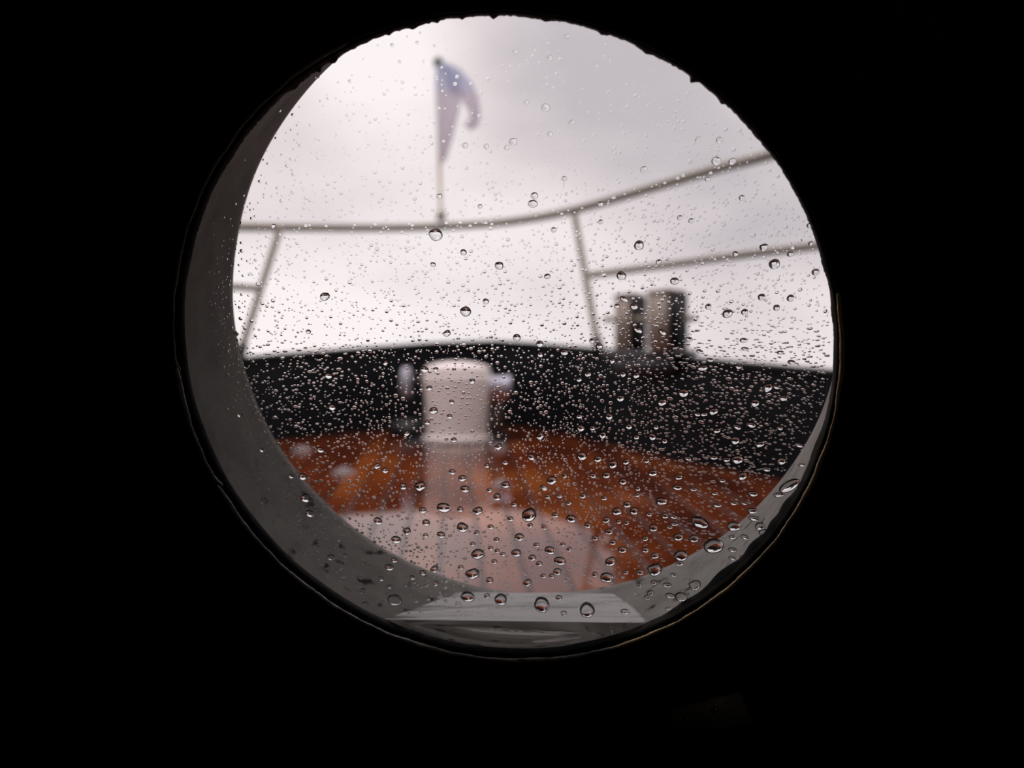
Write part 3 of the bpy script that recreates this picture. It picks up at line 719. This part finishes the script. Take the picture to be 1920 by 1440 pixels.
for i, d in enumerate(big):
    px, py, w = d
    u, v, Y = glass_hit(px, py, 0)
    r = w/2/F*Y*1.13
    if v < (ZW+.0006-G0.z)/vv.z: continue
    if proto is None: o = bpy.data.objects.new('raindrop', meshes[0]); proto = o
    else: o = proto.copy(); o.data = meshes[i % 14]
    C.objects.link(o)
    sx = 1.0+.12*h(i*1.7); sy = 1.0-.10*h(i*2.9); rz = (h(i*5.1)-.5)*.5
    if px > 1250 and py > 620 and w < 14: sx *= 1.22; sy *= .84; rz -= .15
    if (px, py) == (1480, 911): sx, sy, rz = 1.55, .8, .7
    if (px, py) == (1312, 980): sx, sy, rz = 1.1, .85, -.5
    if (px, py) in ((1016, 1134), (1101, 1144)): sx, sy = .95, 1.15
    if (px, py) in ((1196, 619), (1242, 623), (1170, 561)): sx, sy, rz = 1.25, .75, -.6
    flat = .62 if py < 330 else (.8 if py < 450 else 1.0)
    o.matrix_world = Matrix.Translation(P(u, v, .00003)) @ Mx @ Matrix.Rotation(rz, 4, 'Z') @ Matrix.Diagonal((r*sx, r*sy, r*flat, 1))
    tag(o, labels[d], 'raindrop', 'raindrops on the porthole glass')

# all the finer drops: thousands, one object
def density(px, py):                           # drops per 100 x 100 px
    inside = (px-1013)**2+(py-530)**2 < 575**2
    if py < 130: dns = 5
    elif py < 300: dns = 6+(py-130)/170*8
    elif py < 420: dns = 14+(py-300)/120*12
    elif py < 640: dns = 26+(py-420)/220*22
    elif py < 900: dns = 72
    elif py < 1000: dns = 78
    else: dns = 62
    if py < 640 and px > 1000: dns *= 1.25
    if 640 < py < 900 and px > 1000: dns *= 1.25
    if not inside:
        if px < 960: dns *= (.25 if py < 380 else .95) if py < 900 else 1.1
        else: dns *= .35
        if (px-957)**2/570**2+(py-623)**2/556**2 > 1: dns *= .45
    if py > 1100: dns *= .3
    return dns
cell = {}
def near_ok(u, v, r):
    cu, cv = int(u/.003), int(v/.003)
    for a in (-1, 0, 1):
        for b_ in (-1, 0, 1):
            for (x, y, rr) in cell.get((cu+a, cv+b_), ()):
                if (x-u)**2+(y-v)**2 < (rr+r)**2*1.05: return False
    return True
def put(u, v, r): cell.setdefault((int(u/.003), int(v/.003)), []).append((u, v, r))
for d in drops:
    u, v, Y = glass_hit(d[0], d[1], 0); put(u, v, d[2]/2/F*Y)
tiny = []
for d in rest:
    u, v, Y = glass_hit(d[0], d[1], 0)
    if v > (ZW+.0006-G0.z)/vv.z: tiny.append((u, v, d[2]/2/F*Y, d[0], d[1]))
vw = (ZW+.0010-G0.z)/vv.z
clump = [(rng.uniform(350, 1560), rng.uniform(400, 1150)) for _ in range(60)]
for _ in range(60000):
    px = rng.uniform(335, 1575); py = rng.uniform(25, 1170)
    if rng.uniform(0, 100) > density(px, py)*1.07: continue
    # thin the sample to the wanted density: area 1.42 Mpx / 60000 tries = 4.2 tries per 1000 px2
    if rng.uniform() > .52: continue
    w = float(np.exp(rng.normal(math.log(3.7), .36))); w = min(w, 8.0)
    if py < 330: w *= .9
    if px < 960 and (px-1013)**2+(py-530)**2 > 575**2: w *= 1.5
    u, v, Y = glass_hit(px, py, 0); r = w/2/F*Y
    if math.hypot(u-CU, v-CV) > RN-.0011-r or v-r < vw: continue
    if not near_ok(u, v, r*1.15): continue
    put(u, v, r); tiny.append((u, v, r, px, py))
SEGT = 12; prof = cap_profile(.6, 3)
bv_, bf_ = dome(SEGT, prof, 0, 1, .05, .6)
bv_ = np.array(bv_); nvp = len(bv_)
allv = []; allf = []
R3 = np.array([[uv.x, vv.x, nv.x], [uv.y, vv.y, nv.y], [uv.z, vv.z, nv.z]])
for i, (u, v, r, px, py) in enumerate(tiny):
    sx = 1+.15*rng.uniform(); sy = 1-.12*rng.uniform(); rz = rng.uniform(-.3, .3)
    if px > 1230 and py > 600: sx *= 1.35; sy *= .78; rz = rng.uniform(-.35, .05)
    elif px < 650 and py > 640: sx *= 1.28; sy *= .82; rz = rng.uniform(-.05, .35)
    fl_ = .60 if py < 640 else 1.05
    over_tube = px < 960 and (px-1013)**2+(py-530)**2 > 575**2
    if over_tube: fl_ = 1.35
    q_ = bv_*np.array([r*sx, r*sy, r*fl_]); c_, s_ = math.cos(rz), math.sin(rz)
    q_ = np.stack([q_[:, 0]*c_-q_[:, 1]*s_, q_[:, 0]*s_+q_[:, 1]*c_, q_[:, 2]], 1)
    allv.append(q_@R3.T+np.array(P(u, v, .00003)))
    allf += [tuple(a+i*nvp for a in f_) for f_ in bf_]
allv = np.concatenate(allv)
me = bpy.data.meshes.new('fine_raindrops'); me.from_pydata(allv.tolist(), [], allf)
nf = len(bf_); flat = [not (len(f_) == 3 and (nvp-1) in f_) for f_ in bf_]*len(tiny)
me.polygons.foreach_set('use_smooth', flat); me.materials.append(M_drop); me.update()
o = bpy.data.objects.new('fine_raindrops', me); C.objects.link(o)
tag(o, 'thousands of fine raindrops speckled over the whole porthole glass', 'raindrops', kind='stuff')
print('fine drops', len(tiny))
# a few bubbles clinging under water
